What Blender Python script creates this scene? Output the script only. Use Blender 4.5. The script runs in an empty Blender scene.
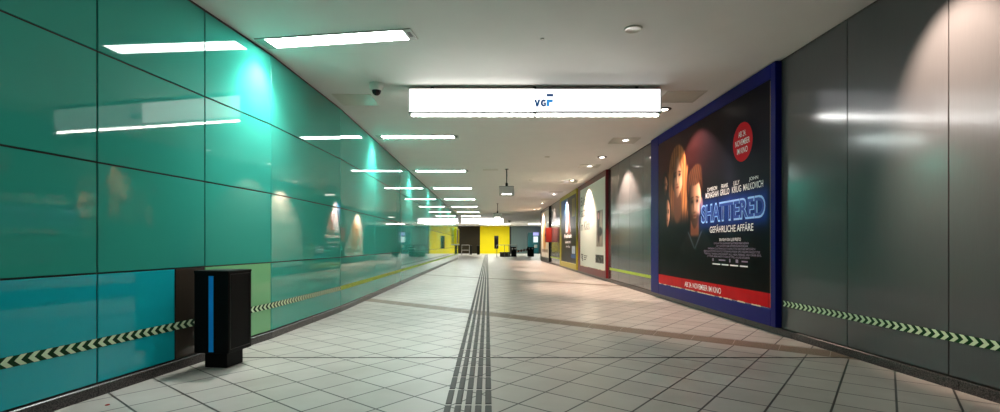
import bpy, math, random
import numpy as np
from mathutils import Vector, Matrix
random.seed(7)
S = bpy.context.scene
COL = S.collection
PI = math.pi
H = 2.94            # ceiling height
CAM_Z = 0.97

def lin(*c):
    return tuple(((v/255)/12.92 if v/255 <= 0.04045 else ((v/255+0.055)/1.055)**2.4) for v in c)

# ------------------------------------------------------------------ materials
def new_mat(name):
    m = bpy.data.materials.new(name); m.use_nodes = True
    return m, m.node_tree.nodes, m.node_tree.links, m.node_tree.nodes['Principled BSDF']

def pmat(name, col, rough=0.5, metal=0.0, spec=0.5, var=0.06, scale=9.0, ior=1.5, bump=0.0):
    m, n, l, b = new_mat(name)
    tc = n.new('ShaderNodeTexCoord'); nz = n.new('ShaderNodeTexNoise')
    nz.inputs['Scale'].default_value = scale; nz.inputs['Detail'].default_value = 4
    l.new(tc.outputs['Object'], nz.inputs['Vector'])
    mx = n.new('ShaderNodeMix'); mx.data_type = 'RGBA'
    mx.inputs[6].default_value = tuple(v*(1-var) for v in col)+(1,)
    mx.inputs[7].default_value = tuple(min(1, v*(1+var)) for v in col)+(1,)
    l.new(nz.outputs['Fac'], mx.inputs[0]); l.new(mx.outputs[2], b.inputs['Base Color'])
    b.inputs['Roughness'].default_value = rough; b.inputs['Metallic'].default_value = metal
    b.inputs['Specular IOR Level'].default_value = spec; b.inputs['IOR'].default_value = ior
    if bump:
        bp = n.new('ShaderNodeBump'); bp.inputs['Strength'].default_value = bump; bp.inputs['Distance'].default_value = 0.01
        l.new(nz.outputs['Fac'], bp.inputs['Height']); l.new(bp.outputs[0], b.inputs['Normal'])
    return m

def emat(name, col, strength):
    m, n, l, b = new_mat(name)
    b.inputs['Base Color'].default_value = (tuple(0.8*v for v in col) if 'logo' in name else (0.8, 0.8, 0.8))+(1,)
    b.inputs['Emission Color'].default_value = tuple(col)+(1,)
    b.inputs['Emission Strength'].default_value = strength
    b.inputs['Roughness'].default_value = 0.4
    return m

def speckle(name, dark, light, scale=160, rough=0.35):
    m, n, l, b = new_mat(name)
    tc = n.new('ShaderNodeTexCoord'); nz = n.new('ShaderNodeTexNoise'); nz.inputs['Scale'].default_value = scale
    nz.inputs['Detail'].default_value = 3
    l.new(tc.outputs['Object'], nz.inputs['Vector'])
    r = n.new('ShaderNodeValToRGB'); r.color_ramp.elements[0].position = 0.42; r.color_ramp.elements[1].position = 0.62
    r.color_ramp.elements[0].color = tuple(dark)+(1,); r.color_ramp.elements[1].color = tuple(light)+(1,)
    l.new(nz.outputs['Fac'], r.inputs['Fac']); l.new(r.outputs['Color'], b.inputs['Base Color'])
    b.inputs['Roughness'].default_value = rough
    return m

def print_mat(name, rough=0.35):
    m, n, l, b = new_mat(name)
    a = n.new('ShaderNodeAttribute'); a.attribute_name = 'print'
    l.new(a.outputs['Color'], b.inputs['Base Color'])
    b.inputs['Roughness'].default_value = rough; b.inputs['Specular IOR Level'].default_value = 0.05
    return m

TILE_ANG = math.radians(38.66)
TILE = 0.300
def tile_mat():
    m, n, l, b = new_mat('floor_tiles')
    tc = n.new('ShaderNodeTexCoord'); mp = n.new('ShaderNodeMapping')
    mp.inputs['Rotation'].default_value = (0, 0, TILE_ANG)
    mp.inputs['Location'].default_value = (0.2215+0.0375+30*TILE, -1.506+0.03+60*TILE, 0)
    l.new(tc.outputs['Object'], mp.inputs['Vector'])
    br = n.new('ShaderNodeTexBrick'); br.offset = 0.0; br.squash = 1.0
    br.inputs['Scale'].default_value = 1.0
    br.inputs['Brick Width'].default_value = TILE; br.inputs['Row Height'].default_value = TILE
    br.inputs['Mortar Size'].default_value = 0.0068; br.inputs['Mortar Smooth'].default_value = 0.2
    br.inputs['Bias'].default_value = 0.0
    br.inputs['Color1'].default_value = (0.52, 0.485, 0.445, 1); br.inputs['Color2'].default_value = (0.46, 0.425, 0.388, 1)
    br.inputs['Mortar'].default_value = (0.03, 0.025, 0.02, 1)
    l.new(mp.outputs['Vector'], br.inputs['Vector'])
    nz = n.new('ShaderNodeTexNoise'); nz.inputs['Scale'].default_value = 2.2; nz.inputs['Detail'].default_value = 6
    l.new(tc.outputs['Object'], nz.inputs['Vector'])
    r = n.new('ShaderNodeValToRGB'); r.color_ramp.elements[0].position = 0.3; r.color_ramp.elements[1].position = 0.7
    r.color_ramp.elements[0].color = (0.84, 0.83, 0.81, 1); r.color_ramp.elements[1].color = (1, 1, 1, 1)
    l.new(nz.outputs['Fac'], r.inputs['Fac'])
    mx = n.new('ShaderNodeMix'); mx.data_type = 'RGBA'; mx.blend_type = 'MULTIPLY'; mx.inputs[0].default_value = 1
    l.new(br.outputs['Color'], mx.inputs[6]); l.new(r.outputs['Color'], mx.inputs[7]); l.new(mx.outputs[2], b.inputs['Base Color'])
    nz2 = n.new('ShaderNodeTexNoise'); nz2.inputs['Scale'].default_value = 7; nz2.inputs['Detail'].default_value = 3
    l.new(tc.outputs['Object'], nz2.inputs['Vector'])
    mr = n.new('ShaderNodeMapRange'); mr.inputs['To Min'].default_value = 0.26; mr.inputs['To Max'].default_value = 0.42
    l.new(nz2.outputs['Fac'], mr.inputs['Value']); l.new(mr.outputs['Result'], b.inputs['Roughness'])
    bp = n.new('ShaderNodeBump'); bp.inputs['Strength'].default_value = 0.35; bp.inputs['Distance'].default_value = 0.003; bp.invert = True
    l.new(br.outputs['Fac'], bp.inputs['Height']); l.new(bp.outputs[0], b.inputs['Normal'])
    return m

def brushed(name, col, rough, spec=0.6, metal=0.0):
    m, n, l, b = new_mat(name)
    tc = n.new('ShaderNodeTexCoord'); mp = n.new('ShaderNodeMapping'); mp.inputs['Scale'].default_value = (60, 60, 2)
    l.new(tc.outputs['Object'], mp.inputs['Vector'])
    nz = n.new('ShaderNodeTexNoise'); nz.inputs['Scale'].default_value = 3; nz.inputs['Detail'].default_value = 4
    l.new(mp.outputs['Vector'], nz.inputs['Vector'])
    mx = n.new('ShaderNodeMix'); mx.data_type = 'RGBA'
    mx.inputs[6].default_value = tuple(v*0.93 for v in col)+(1,); mx.inputs[7].default_value = tuple(v*1.07 for v in col)+(1,)
    l.new(nz.outputs['Fac'], mx.inputs[0]); l.new(mx.outputs[2], b.inputs['Base Color'])
    b.inputs['Roughness'].default_value = rough; b.inputs['Metallic'].default_value = metal
    b.inputs['Specular IOR Level'].default_value = spec
    return m

M = {}
M['tiles'] = tile_mat()
M['ceiling'] = pmat('ceiling_plaster', (0.72, 0.695, 0.66), 0.75, var=0.04, scale=3)
M['joint'] = pmat('dark_joint', lin(30, 26, 20), 0.7)
M['teal'] = pmat('teal_back_painted_glass', (0.036, 0.325, 0.255), 0.03, spec=0.5, var=0.05, scale=0.8)
M['teal_blue'] = pmat('teal_blue_back_painted_glass', (0.008, 0.40, 0.45), 0.03, spec=0.5, var=0.05, scale=0.8)
M['green_glass'] = pmat('pale_green_back_painted_glass', (0.19, 0.46, 0.22), 0.05, spec=0.6, var=0.05, scale=0.8)
M['bronze'] = brushed('dark_bronze_sheet', lin(58, 48, 40), 0.25)
M['grey_sheet'] = brushed('grey_wall_sheet', (0.072, 0.075, 0.077), 0.14, 0.75)
M['granite'] = speckle('dark_speckled_granite', lin(16, 15, 16), lin(84, 78, 76), 130)
M['granite_brown'] = speckle('brown_speckled_granite', lin(92, 76, 60), lin(138, 120, 102), 120, 0.4)
M['groove'] = pmat('expansion_joint_rubber', lin(45, 42, 36), 0.7)
M['rib'] = pmat('dark_grey_rib', lin(66, 64, 62), 0.55, scale=20, var=0.15)
M['tape_dark'] = pmat('dark_green_tape', lin(2, 52, 20), 0.5, spec=0.15)
M['tape_light'] = pmat('pale_glow_tape', lin(205, 226, 188), 0.5, spec=0.15)
M['tape_mid'] = pmat('faint_green_tape', lin(105, 140, 40), 0.5, spec=0.15)
M['tape_yellow'] = pmat('yellow_green_glow_tape', lin(185, 208, 85), 0.5, spec=0.15)
M['blue_frame'] = pmat('navy_blue_enamel', lin(5, 13, 98), 0.4, spec=0.12, var=0.08)
M['red_frame'] = pmat('maroon_enamel', lin(95, 10, 18), 0.35, spec=0.3, var=0.08)
M['yellow_frame'] = pmat('yellow_green_enamel', lin(165, 152, 12), 0.35, spec=0.3, var=0.08)
M['black_frame'] = pmat('black_enamel', lin(20, 20, 20), 0.35, spec=0.3, var=0.08)
M['print'] = print_mat('printed_paper', 0.3)
M['paper'] = pmat('torn_white_paper', lin(215, 205, 170), 0.8)
M['white_ink'] = pmat('white_ink', lin(240, 238, 240), 0.5, var=0.01)
M['grey_ink'] = pmat('grey_violet_ink', lin(140, 125, 150), 0.5)
M['red_ink'] = pmat('red_ink', lin(205, 16, 34), 0.5, spec=0.1, var=0.02)
M['title_rim'] = pmat('pale_blue_ink', lin(150, 195, 255), 0.5, var=0.02)
M['title_fill'] = pmat('deep_blue_ink', lin(18, 62, 158), 0.5, var=0.05)
M['dark_ink'] = pmat('dark_ink', lin(70, 72, 70), 0.6)
M['black_ink'] = pmat('black_ink', lin(28, 28, 30), 0.6)
M['logo_navy'] = emat('navy_logo_film', lin(0, 62, 112), 0.42)
M['logo_blue'] = emat('bright_blue_logo_film', lin(0, 125, 195), 0.5)
M['tube_light'] = emat('tube_diffuser_glow', (0.88, 1.0, 0.96), 20.0)
M['sign_glow'] = emat('sign_face_glow', (1.0, 0.985, 0.95), 1.6)
M['sign_glow_b'] = emat('sign_face_glow_cool', (0.985, 0.965, 1.0), 0.52)
M['sign_tube'] = emat('sign_tube_glow', (1.0, 0.99, 0.96), 23.0)
M['far_light'] = emat('far_diffuser_glow', (0.97, 1.0, 0.93), 90.0)
M['lamp_glow'] = emat('downlight_glow', (1.0, 0.86, 0.74), 7.0)
M['lamp_dim'] = emat('small_lamp_glow', (1.0, 0.97, 0.92), 3.0)
M['metal_light'] = pmat('light_grey_metal', lin(165, 168, 160), 0.4, 0.3)
M['metal_dark'] = pmat('dark_metal', lin(52, 52, 50), 0.4, 0.4)
M['steel'] = pmat('brushed_steel', lin(200, 200, 195), 0.25, 0.9)
M['panel_beige'] = pmat('beige_access_panel', (0.50, 0.46, 0.385), 0.3, 0.0, spec=0.7)
M['white_plastic'] = pmat('white_plastic', lin(205, 205, 195), 0.4)
M['black_gloss'] = pmat('black_glossy_dome', lin(10, 10, 12), 0.08)
M['bin_black'] = pmat('black_powder_coat', lin(4, 4, 4), 0.5, spec=0.12, var=0.15, scale=25)
M['bin_blue'] = pmat('bright_blue_strip', lin(16, 150, 235), 0.5, spec=0.2)
M['red_plastic'] = pmat('red_plastic', lin(105, 24, 14), 0.4, spec=0.3)
M['yellow_wall'] = pmat('bright_yellow_wall', lin(240, 220, 0), 0.5, spec=0.2, var=0.06, scale=1.5)
M['brown_wall'] = pmat('dark_brown_wall', lin(40, 32, 10), 0.5, spec=0.2, var=0.15, scale=1.2)
M['grey_wall'] = brushed('grey_green_wall', lin(92, 112, 110), 0.3)
M['dark_glass'] = pmat('dark_window_glass', lin(28, 20, 8), 0.08)
M['teal_paint'] = pmat('teal_enamel', lin(0, 92, 98), 0.3)
M['blue_sign'] = emat('blue_sign_glow', lin(30, 50, 225), 0.4)
M['pale_screen'] = emat('pale_screen_glow', lin(190, 225, 240), 0.35)
M['stone_grey'] = pmat('dark_stone', lin(72, 68, 62), 0.6, scale=15, var=0.15)
M['brown_print'] = pmat('brown_print', lin(140, 105, 45), 0.4, var=0.3, scale=3)
M['red_scrap'] = pmat('red_scrap', lin(165, 40, 25), 0.6)

# ------------------------------------------------------------------ mesh helpers
class MB:
    def __init__(s): s.v = []; s.f = []; s.m = []; s.sm = []
    def add(s, vs, fs, mi=0, smooth=False):
        o = len(s.v); s.v += [tuple(v) for v in vs]
        for f in fs: s.f.append(tuple(i+o for i in f)); s.m.append(mi); s.sm.append(smooth)
        return s
    def box(s, x0, x1, y0, y1, z0, z1, mi=0):
        vs = [(x, y, z) for z in (z0, z1) for y in (y0, y1) for x in (x0, x1)]
        return s.add(vs, [(0,2,3,1),(4,5,7,6),(0,1,5,4),(2,6,7,3),(0,4,6,2),(1,3,7,5)], mi)
    def bbox(s, x0, x1, y0, y1, z0, z1, b=0.004, mi=0):     # chamfered box
        import bmesh
        bm = bmesh.new(); bmesh.ops.create_cube(bm, size=1)
        for v in bm.verts:
            v.co = ((x0+x1)/2+v.co.x*(x1-x0), (y0+y1)/2+v.co.y*(y1-y0), (z0+z1)/2+v.co.z*(z1-z0))
        bmesh.ops.bevel(bm, geom=bm.edges[:], offset=b, segments=2, affect='EDGES', profile=0.5)
        bm.verts.index_update()
        s.add([v.co[:] for v in bm.verts], [tuple(v.index for v in f.verts) for f in bm.faces], mi); bm.free()
        return s
    def quad(s, a, b, c, d, mi=0): return s.add([a, b, c, d], [(0,1,2,3)], mi)
    def lathe(s, prof, seg=24, c=(0,0,0), mi=0, caps=True):  # prof: (r, z) list
        vs = []; fs = []
        for r, z in prof:
            for k in range(seg):
                a = 2*PI*k/seg; vs.append((c[0]+r*math.cos(a), c[1]+r*math.sin(a), c[2]+z))
        for i in range(len(prof)-1):
            for k in range(seg):
                k2 = (k+1) % seg; fs.append((i*seg+k, i*seg+k2, (i+1)*seg+k2, (i+1)*seg+k))
        s.add(vs, fs, mi, True)
        if caps:
            s.add(vs[:seg], [tuple(range(seg))[::-1]], mi); s.add(vs[-seg:], [tuple(range(seg))], mi)
        return s
    def tube(s, p, q, r, seg=10, mi=0):
        p = Vector(p); q = Vector(q); d = (q-p).normalized()
        a = d.orthogonal().normalized(); b = d.cross(a)
        vs = [tuple(P+r*(math.cos(2*PI*k/seg)*a+math.sin(2*PI*k/seg)*b)) for P in (p, q) for k in range(seg)]
        fs = [(k, (k+1) % seg, seg+(k+1) % seg, seg+k) for k in range(seg)]
        s.add(vs, fs, mi, True); s.add(vs[:seg], [tuple(range(seg))[::-1]], mi); s.add(vs[seg:], [tuple(range(seg))], mi)
        return s
    def build(s, name, mats, parent=None):
        me = bpy.data.meshes.new(name); me.from_pydata(s.v, [], s.f); me.update()
        for m in (mats if isinstance(mats, (list, tuple)) else [mats]): me.materials.append(M[m] if isinstance(m, str) else m)
        me.polygons.foreach_set('material_index', s.m); me.polygons.foreach_set('use_smooth', s.sm)
        o = bpy.data.objects.new(name, me); COL.objects.link(o)
        if parent is not None: o.parent = parent
        return o

def tag(o, label, cat, group=None):
    o['label'] = label; o['category'] = cat
    if group: o['group'] = group
    return o
def thing(name, loc, rz, label, cat, group=None):
    o = bpy.data.objects.new(name, None); COL.objects.link(o)
    o.empty_display_size = 0.1
    o.location = loc; o.rotation_euler = (0, 0, rz)
    return tag(o, label, cat, group)
def struct(o): o['kind'] = 'structure'; return o
def copy_thing(root, loc, rz, label, group=None):
    r = root.copy(); COL.objects.link(r); r.location = loc; r.rotation_euler = (0, 0, rz); r['label'] = label
    if group: r['group'] = group
    for ch in root.children:
        c = ch.copy(); COL.objects.link(c); c.parent = r
        for g in ch.children:
            d = g.copy(); COL.objects.link(d); d.parent = c
    return r

def text(name, string, mat, parent, u0, u1, z0, z1, y, offset=0.0, shear=0.0):
    cu = bpy.data.curves.new(name, 'FONT'); cu.body = string; cu.align_x = 'CENTER'; cu.offset = offset; cu.shear = shear
    cu.resolution_u = 4
    t = bpy.data.objects.new(name, cu); COL.objects.link(t)
    dg = bpy.context.evaluated_depsgraph_get(); dg.update()
    me = bpy.data.meshes.new_from_object(t.evaluated_get(dg))
    bpy.data.objects.remove(t); bpy.data.curves.remove(cu)
    n = len(me.vertices); co = np.empty(n*3); me.vertices.foreach_get('co', co); co = co.reshape(-1, 3)
    mn = co.min(0); mx = co.max(0)
    out = np.zeros_like(co)
    out[:, 0] = u0+(co[:, 0]-mn[0])/max(1e-6, mx[0]-mn[0])*(u1-u0)
    out[:, 2] = z0+(co[:, 1]-mn[1])/max(1e-6, mx[1]-mn[1])*(z1-z0)
    out[:, 1] = y
    me.vertices.foreach_set('co', out.ravel()); me.update()
    me.materials.clear(); me.materials.append(M[mat])
    o = bpy.data.objects.new(name, me); COL.objects.link(o); o.parent = parent
    return o

# ------------------------------------------------------------------ plan of the passage
LK = [(y_, -2.36+0.112*(y_-5.0)) for y_ in (-3.0, -0.71, 0.24, 1.19, 2.14, 3.10, 4.053, 5.0)]+[(7.0, -2.300)]
z = 9.1
while z < 32.5:
    LK.append((z, -2.300-0.0215*(z-7.0))); z += 2.1
LK.append((33.0, -2.300-0.0215*26))
def XL(Y):
    for (a, xa), (b, xb) in zip(LK, LK[1:]):
        if Y <= b: return xa+(xb-xa)*(Y-a)/(b-a)
    return LK[-1][1]
def XR(Y): return 3.0-0.0235*(Y-5.12)
RA = math.atan2(-1.0, 0.0235)       # right wall: local x runs towards the near end, local y into the wall
def RL(Y):                           # left wall: local x runs away, local y into the wall
    for (a, xa), (b, xb) in zip(LK, LK[1:]):
        if Y <= b: return math.atan2(b-a, xb-xa)
    return PI/2

# ------------------------------------------------------------------ room shell
Y0, Y1 = -3.0, 52.0
b = MB(); b.box(-9, 9, Y0, Y1+0.3, -0.12, 0)
floor = struct(b.build('floor', 'tiles'))
b = MB(); b.box(-9, 9, Y0, Y1+0.3, H, H+0.12)
struct(b.build('ceiling', 'ceiling'))

# left wall: dark backing with glass panels
b = MB()
for (a, xa), (c, xc) in zip(LK, LK[1:]):
    b.add([(xa-0.14,a,0),(xa-0.008,a,0),(xc-0.008,c,0),(xc-0.14,c,0),(xa-0.14,a,H),(xa-0.008,a,H),(xc-0.008,c,H),(xc-0.14,c,H)],
          [(1,2,6,5),(0,4,7,3),(0,1,5,4),(2,3,7,6)])
wall_left = struct(b.build('wall_left', 'joint'))
ROWS = [0.082, 0.785, 1.495, 2.205, 2.922]
def panel(parent, pa, pb, z0, z1, mat, name, g=0.006, th=0.008):
    pa = Vector((pa[1], pa[0], 0)); pb = Vector((pb[1], pb[0], 0)); d = (pb-pa).normalized()
    nrm = Vector((d.y, -d.x, 0))
    if nrm.x*pa.x > 0: nrm = -nrm
    A = pa+d*g; B = pb-d*g; q = -nrm*th
    e = 0.0015; ue = Vector((0,0,e)); de = d*e; ne = -nrm*e
    zz0 = Vector((0,0,z0+g)); zz1 = Vector((0,0,z1-g))
    vs = [A+zz0+q, B+zz0+q, B+zz1+q, A+zz1+q, A+zz0+ne, B+zz0+ne, B+zz1+ne, A+zz1+ne,
          A+zz0+de+ue, B+zz0-de+ue, B+zz1-de-ue, A+zz1+de-ue]
    m = MB(); m.add(vs, [(8,9,10,11),(4,5,9,8),(5,6,10,9),(6,7,11,10),(7,4,8,11),(0,1,5,4),(1,2,6,5),(2,3,7,6),(3,0,4,7)])
    return m.build(name, mat, parent)
for i, (pa, pb) in enumerate(zip(LK, LK[1:])):
    if pb[0] < -0.9: continue
    for r in range(4):
        z0, z1 = ROWS[r], ROWS[r+1]
        if r == 0:
            if abs(pa[0]-3.10) < .01:
                m = (3.735, XL(3.735))
                panel(wall_left, pa, m, z0, z1, 'teal_blue', 'glass_panel')
                panel(wall_left, m, pb, z0, z1, 'bronze', 'metal_panel')['label'] = 'dark bronze metal panel'
            elif abs(pa[0]-4.053) < .01:
                panel(wall_left, pa, pb, z0, z1, 'green_glass', 'glass_panel')['label'] = 'pale green glass panel'
            else:
                panel(wall_left, pa, pb, z0, z1, 'teal_blue' if pa[0] < 4 else 'teal', 'glass_panel')
        else:
            panel(wall_left, pa, pb, z0, z1, 'teal', 'glass_panel')
# right wall: grey sheets
YR1 = 28.95
b = MB()
b.add([(XR(Y0)+0.008,Y0,0),(XR(YR1)+0.008,YR1,0),(XR(YR1)+0.15,YR1,0),(XR(Y0)+0.15,Y0,0),(XR(Y0)+0.008,Y0,H),(XR(YR1)+0.008,YR1,H),(XR(YR1)+0.15,YR1,H),(XR(Y0)+0.15,Y0,H)],
      [(0,1,5,4),(1,2,6,5),(2,3,7,6),(3,0,4,7)])
wall_right = struct(b.build('wall_right', 'joint'))
y = 5.15-0.93*6
while y < YR1-0.05:
    ye = min(y+0.93, YR1)
    panel(wall_right, (y, XR(y)), (ye, XR(ye)), 0.082, 2.922, 'grey_sheet', 'metal_panel', g=0.004)
    y += 0.93
# baseboards
def baseboard(name, pts, side):
    m = MB()
    for (a, xa), (c, xc) in zip(pts, pts[1:]):
        n = max(1, round((c-a)/0.9))
        for k in range(n):
            p = a+(c-a)*k/n+0.0015; q = a+(c-a)*(k+1)/n-0.0015
            xp = xa+(xc-xa)*(p-a)/(c-a); xq = xa+(xc-xa)*(q-a)/(c-a)
            o = 0.008*side; t = 0.006*side
            m.add([(xp-o,p,0),(xq-o,q,0),(xq,q,0),(xp,p,0),(xp-o,p,0.068),(xq-o,q,0.068),(xq,q,0.074),(xp,p,0.074)],
                  [(0,1,5,4),(4,5,6,7),(0,4,7,3),(1,2,6,5)])
    return struct(m.build(name, 'granite'))
baseboard('baseboard_left', LK, -1)
baseboard('baseboard_right', [(Y0, XR(Y0)), (YR1, XR(YR1))], 1)

# far end
b = MB(); b.box(-9, -2.14, Y1, Y1+0.2, 0, H); struct(b.build('wall_back_left', 'brown_wall'))
b = MB(); b.box(-2.14, 1.02, Y1-0.02, Y1+0.2, 0, H)
yw = struct(b.build('wall_back_middle', 'yellow_wall'))
b = MB(); b.box(1.18, 9, Y1, Y1+0.2, 0, H); struct(b.build('wall_back_right', 'grey_wall'))
b = MB(); b.bbox(1.02, 1.18, Y1-0.12, Y1+0.1, 0, H, 0.01); struct(b.build('trim_1', 'joint'))
b = MB(); b.box(-9.2, -9, Y0, Y1, 0, H); struct(b.build('wall_far_left', 'brown_wall'))
b = MB(); b.box(9, 9.2, Y0, Y1, 0, H); struct(b.build('wall_far_right', 'grey_wall'))
w = MB(); w.box(-0.62, -0.17, Y1-0.05, Y1-0.021, 0.52, 1.90); wo = struct(w.build('window_1', 'metal_dark'))
w = MB(); w.box(-0.585, -0.205, Y1-0.053, Y1-0.045, 0.56, 1.86); w.build('window_pane', 'dark_glass', wo)

# floor bands, parallel to the diagonal tiling
n2 = Vector((math.sin(TILE_ANG), math.cos(TILE_ANG), 0)); d2 = Vector((-n2.y, n2.x, 0))
def band(name, t0, t1, mat, h=0.0015):
    m = MB(); pts = []
    for t in (t0, t1):
        # meet the walls
        lo = n2*t; best = []
        for side in (0, 1):
            k = 0.0
            for _ in range(400):
                p = lo+d2*k
                if side == 0 and p.x <= XL(p.y)+0.009: break
                if side == 1 and p.x >= XR(p.y)-0.009: break
                k += 0.03 if side == 0 else -0.03
            best.append(lo+d2*k)
        pts.append(best)
    (a, bb), (c, d) = pts
    N = 18
    for i in range(N):
        f0 = i/N; f1 = (i+1)/N-0.0006
        m.add([a.lerp(bb, f0)+Vector((0,0,h)), a.lerp(bb, f1)+Vector((0,0,h)), c.lerp(d, f1)+Vector((0,0,h)), c.lerp(d, f0)+Vector((0,0,h))], [(0,1,2,3)])
    return struct(m.build(name, mat))
def proj_t(px, py):
    Z = 470.5/(py-244.5); X = (px-500)/485*Z
    return X*n2.x+Z*n2.y
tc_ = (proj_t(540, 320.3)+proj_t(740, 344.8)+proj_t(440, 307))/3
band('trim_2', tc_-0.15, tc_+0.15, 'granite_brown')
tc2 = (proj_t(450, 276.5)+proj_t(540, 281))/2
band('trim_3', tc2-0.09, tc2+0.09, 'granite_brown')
m = MB(); m.box(XL(4.18)+0.009, XR(4.13)-0.009, 4.145, 4.165, 0, 0.0022); struct(m.build('trim_4', 'groove'))

# ------------------------------------------------------------------ tactile guide path
gp = thing('tactile_guide_path', (0, 0, 0), 0, 'dark grey tactile guide path of five ribbed rows running down the tiled floor', 'tactile paving')
for k in range(5):
    m = MB(); Yc = 0.0+2.93-0.31*6
    while Yc < 47:
        a = Yc+0.0125; c = Yc+0.2975; o = (k-2)*0.0605
        xa = -0.188-0.0255*(a-2.81)+o; xc = -0.188-0.0255*(c-2.81)+o; wv = 0.0195; ch = 0.006; hh = 0.005
        m.add([(xa-wv,a,0),(xa+wv,a,0),(xc+wv,c,0),(xc-wv,c,0),(xa-wv+ch,a+ch,hh),(xa+wv-ch,a+ch,hh),(xc+wv-ch,c-ch,hh),(xc-wv+ch,c-ch,hh)],
              [(4,5,6,7),(0,1,5,4),(1,2,6,5),(2,3,7,6),(3,0,4,7)])
        Yc += 0.31
    m.build('rib_row', 'rib', gp)

# ------------------------------------------------------------------ chevron tapes
def tape(pts, label, off, zc=0.345, hw=0.030, pitch=0.066):
    m = MB()
    for (a, xa), (c, xc) in zip(pts, pts[1:]):
        A = Vector((xa, a, 0)); C = Vector((xc, c, 0)); L = (C-A).length; d = (C-A)/L
        n = Vector((d.y, -d.x, 0))
        if n.x*A.x > 0: n = -n
        P = lambda u, zz, o: A+d*u+n*(off+o)+Vector((0, 0, zz))
        fm = 2 if a >= 6.9 else 0
        m.quad(P(0,zc-hw,0.0006), P(L,zc-hw,0.0006), P(L,zc+hw,0.0006), P(0,zc+hw,0.0006), fm)
        m.quad(P(0,zc-hw,-0.0005), P(0,zc-hw,0.0006), P(0,zc+hw,0.0006), P(0,zc+hw,-0.0005), fm)
        k = int(L/pitch); p = L/k
        for i in range(k):
            u = i*p; s = 0.032; w2 = 0.033; e = 0.0012; h2 = hw-0.001
            u0 = u+0.0005
            tip = lambda q: min(max(q, 0), L)
            m.add([P(tip(u0),zc,e), P(tip(u0+w2),zc,e), P(tip(u0+w2+s-0.0005),zc+h2,e), P(tip(u0+s),zc+h2,e), P(tip(u0+w2+s-0.0005),zc-h2,e), P(tip(u0+s),zc-h2,e)],
                  [(0,1,2,3),(1,0,5,4)], fm+1)
    o = m.build('chevron_tape', ['tape_dark', 'tape_light', 'tape_mid', 'tape_yellow'])
    return tag(o, label, 'safety tape', 'glow chevron tapes along the walls')
tape([p for p in LK if p[0] >= -0.83 and p[0] < 33.1], 'green and cream chevron tape running the whole length of the teal glass wall', 0.0015, 0.340)
def rp(a, c): return [(a, XR(a)), (c, XR(c))]
tape(rp(0.5, 5.14), 'green and cream chevron tape on the grey wall before the blue framed film poster', 0.0015, 0.347)
tape(rp(9.17, 12.5), 'green and cream chevron tape between the blue frame and the maroon frame', 0.0015, 0.347)
tape(rp(20.97, 24.45), 'green and cream chevron tape between the yellow frame and the black frame', 0.0015, 0.347)

# ------------------------------------------------------------------ poster prints
def print_grid(name, parent, u0, u1, z0, z1, y, nu, nz, fn):
    us = np.linspace(u0, u1, nu); zs = np.linspace(z0, z1, nz); U, Zg = np.meshgrid(us, zs)
    co = np.stack([U, np.full_like(U, y), Zg], -1).reshape(-1, 3)
    idx = np.arange(nu*nz).reshape(nz, nu)
    f = np.stack([idx[:-1,:-1], idx[:-1,1:], idx[1:,1:], idx[1:,:-1]], -1).reshape(-1, 4)
    me = bpy.data.meshes.new(name); me.from_pydata(co.tolist(), [], f.tolist()); me.update()
    C = fn(U-u0, Zg-z0)                      # sRGB 0..255, shape (nz, nu, 3)
    C = np.clip(C, 0, 255)/255; C = np.where(C <= 0.04045, C/12.92, ((C+0.055)/1.055)**2.4)
    a = me.color_attributes.new('print', 'FLOAT_COLOR', 'POINT')
    a.data.foreach_set('color', np.concatenate([C.reshape(-1, 3), np.ones((nu*nz, 1))], 1).astype(np.float32).ravel())
    me.materials.append(M['print'])
    o = bpy.data.objects.new(name, me); COL.objects.link(o); o.parent = parent
    return o
def sm(x, a, b): t = np.clip((x-a)/(b-a), 0, 1); return t*t*(3-2*t)
def over(C, mask, col):
    return C*(1-mask[..., None])+np.asarray(col, float)*mask[..., None] if np.ndim(col) == 1 else C*(1-mask[..., None])+col*mask[..., None]
def ell(U, V, cu, cv, ru, rv, soft=0.12):
    r = np.sqrt(((U-cu)/ru)**2+((V-cv)/rv)**2); return 1-sm(r, 1-soft, 1+soft)
def nois(U, V, f, seed=0):
    r = np.random.RandomState(seed); o = np.zeros_like(U)
    for _ in range(10):
        a = r.uniform(0, 6.28); k = f*r.uniform(.5, 1.5); o += np.sin(k*(U*math.cos(a)+V*math.sin(a))+r.uniform(0, 6.28))
    return o/10

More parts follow.
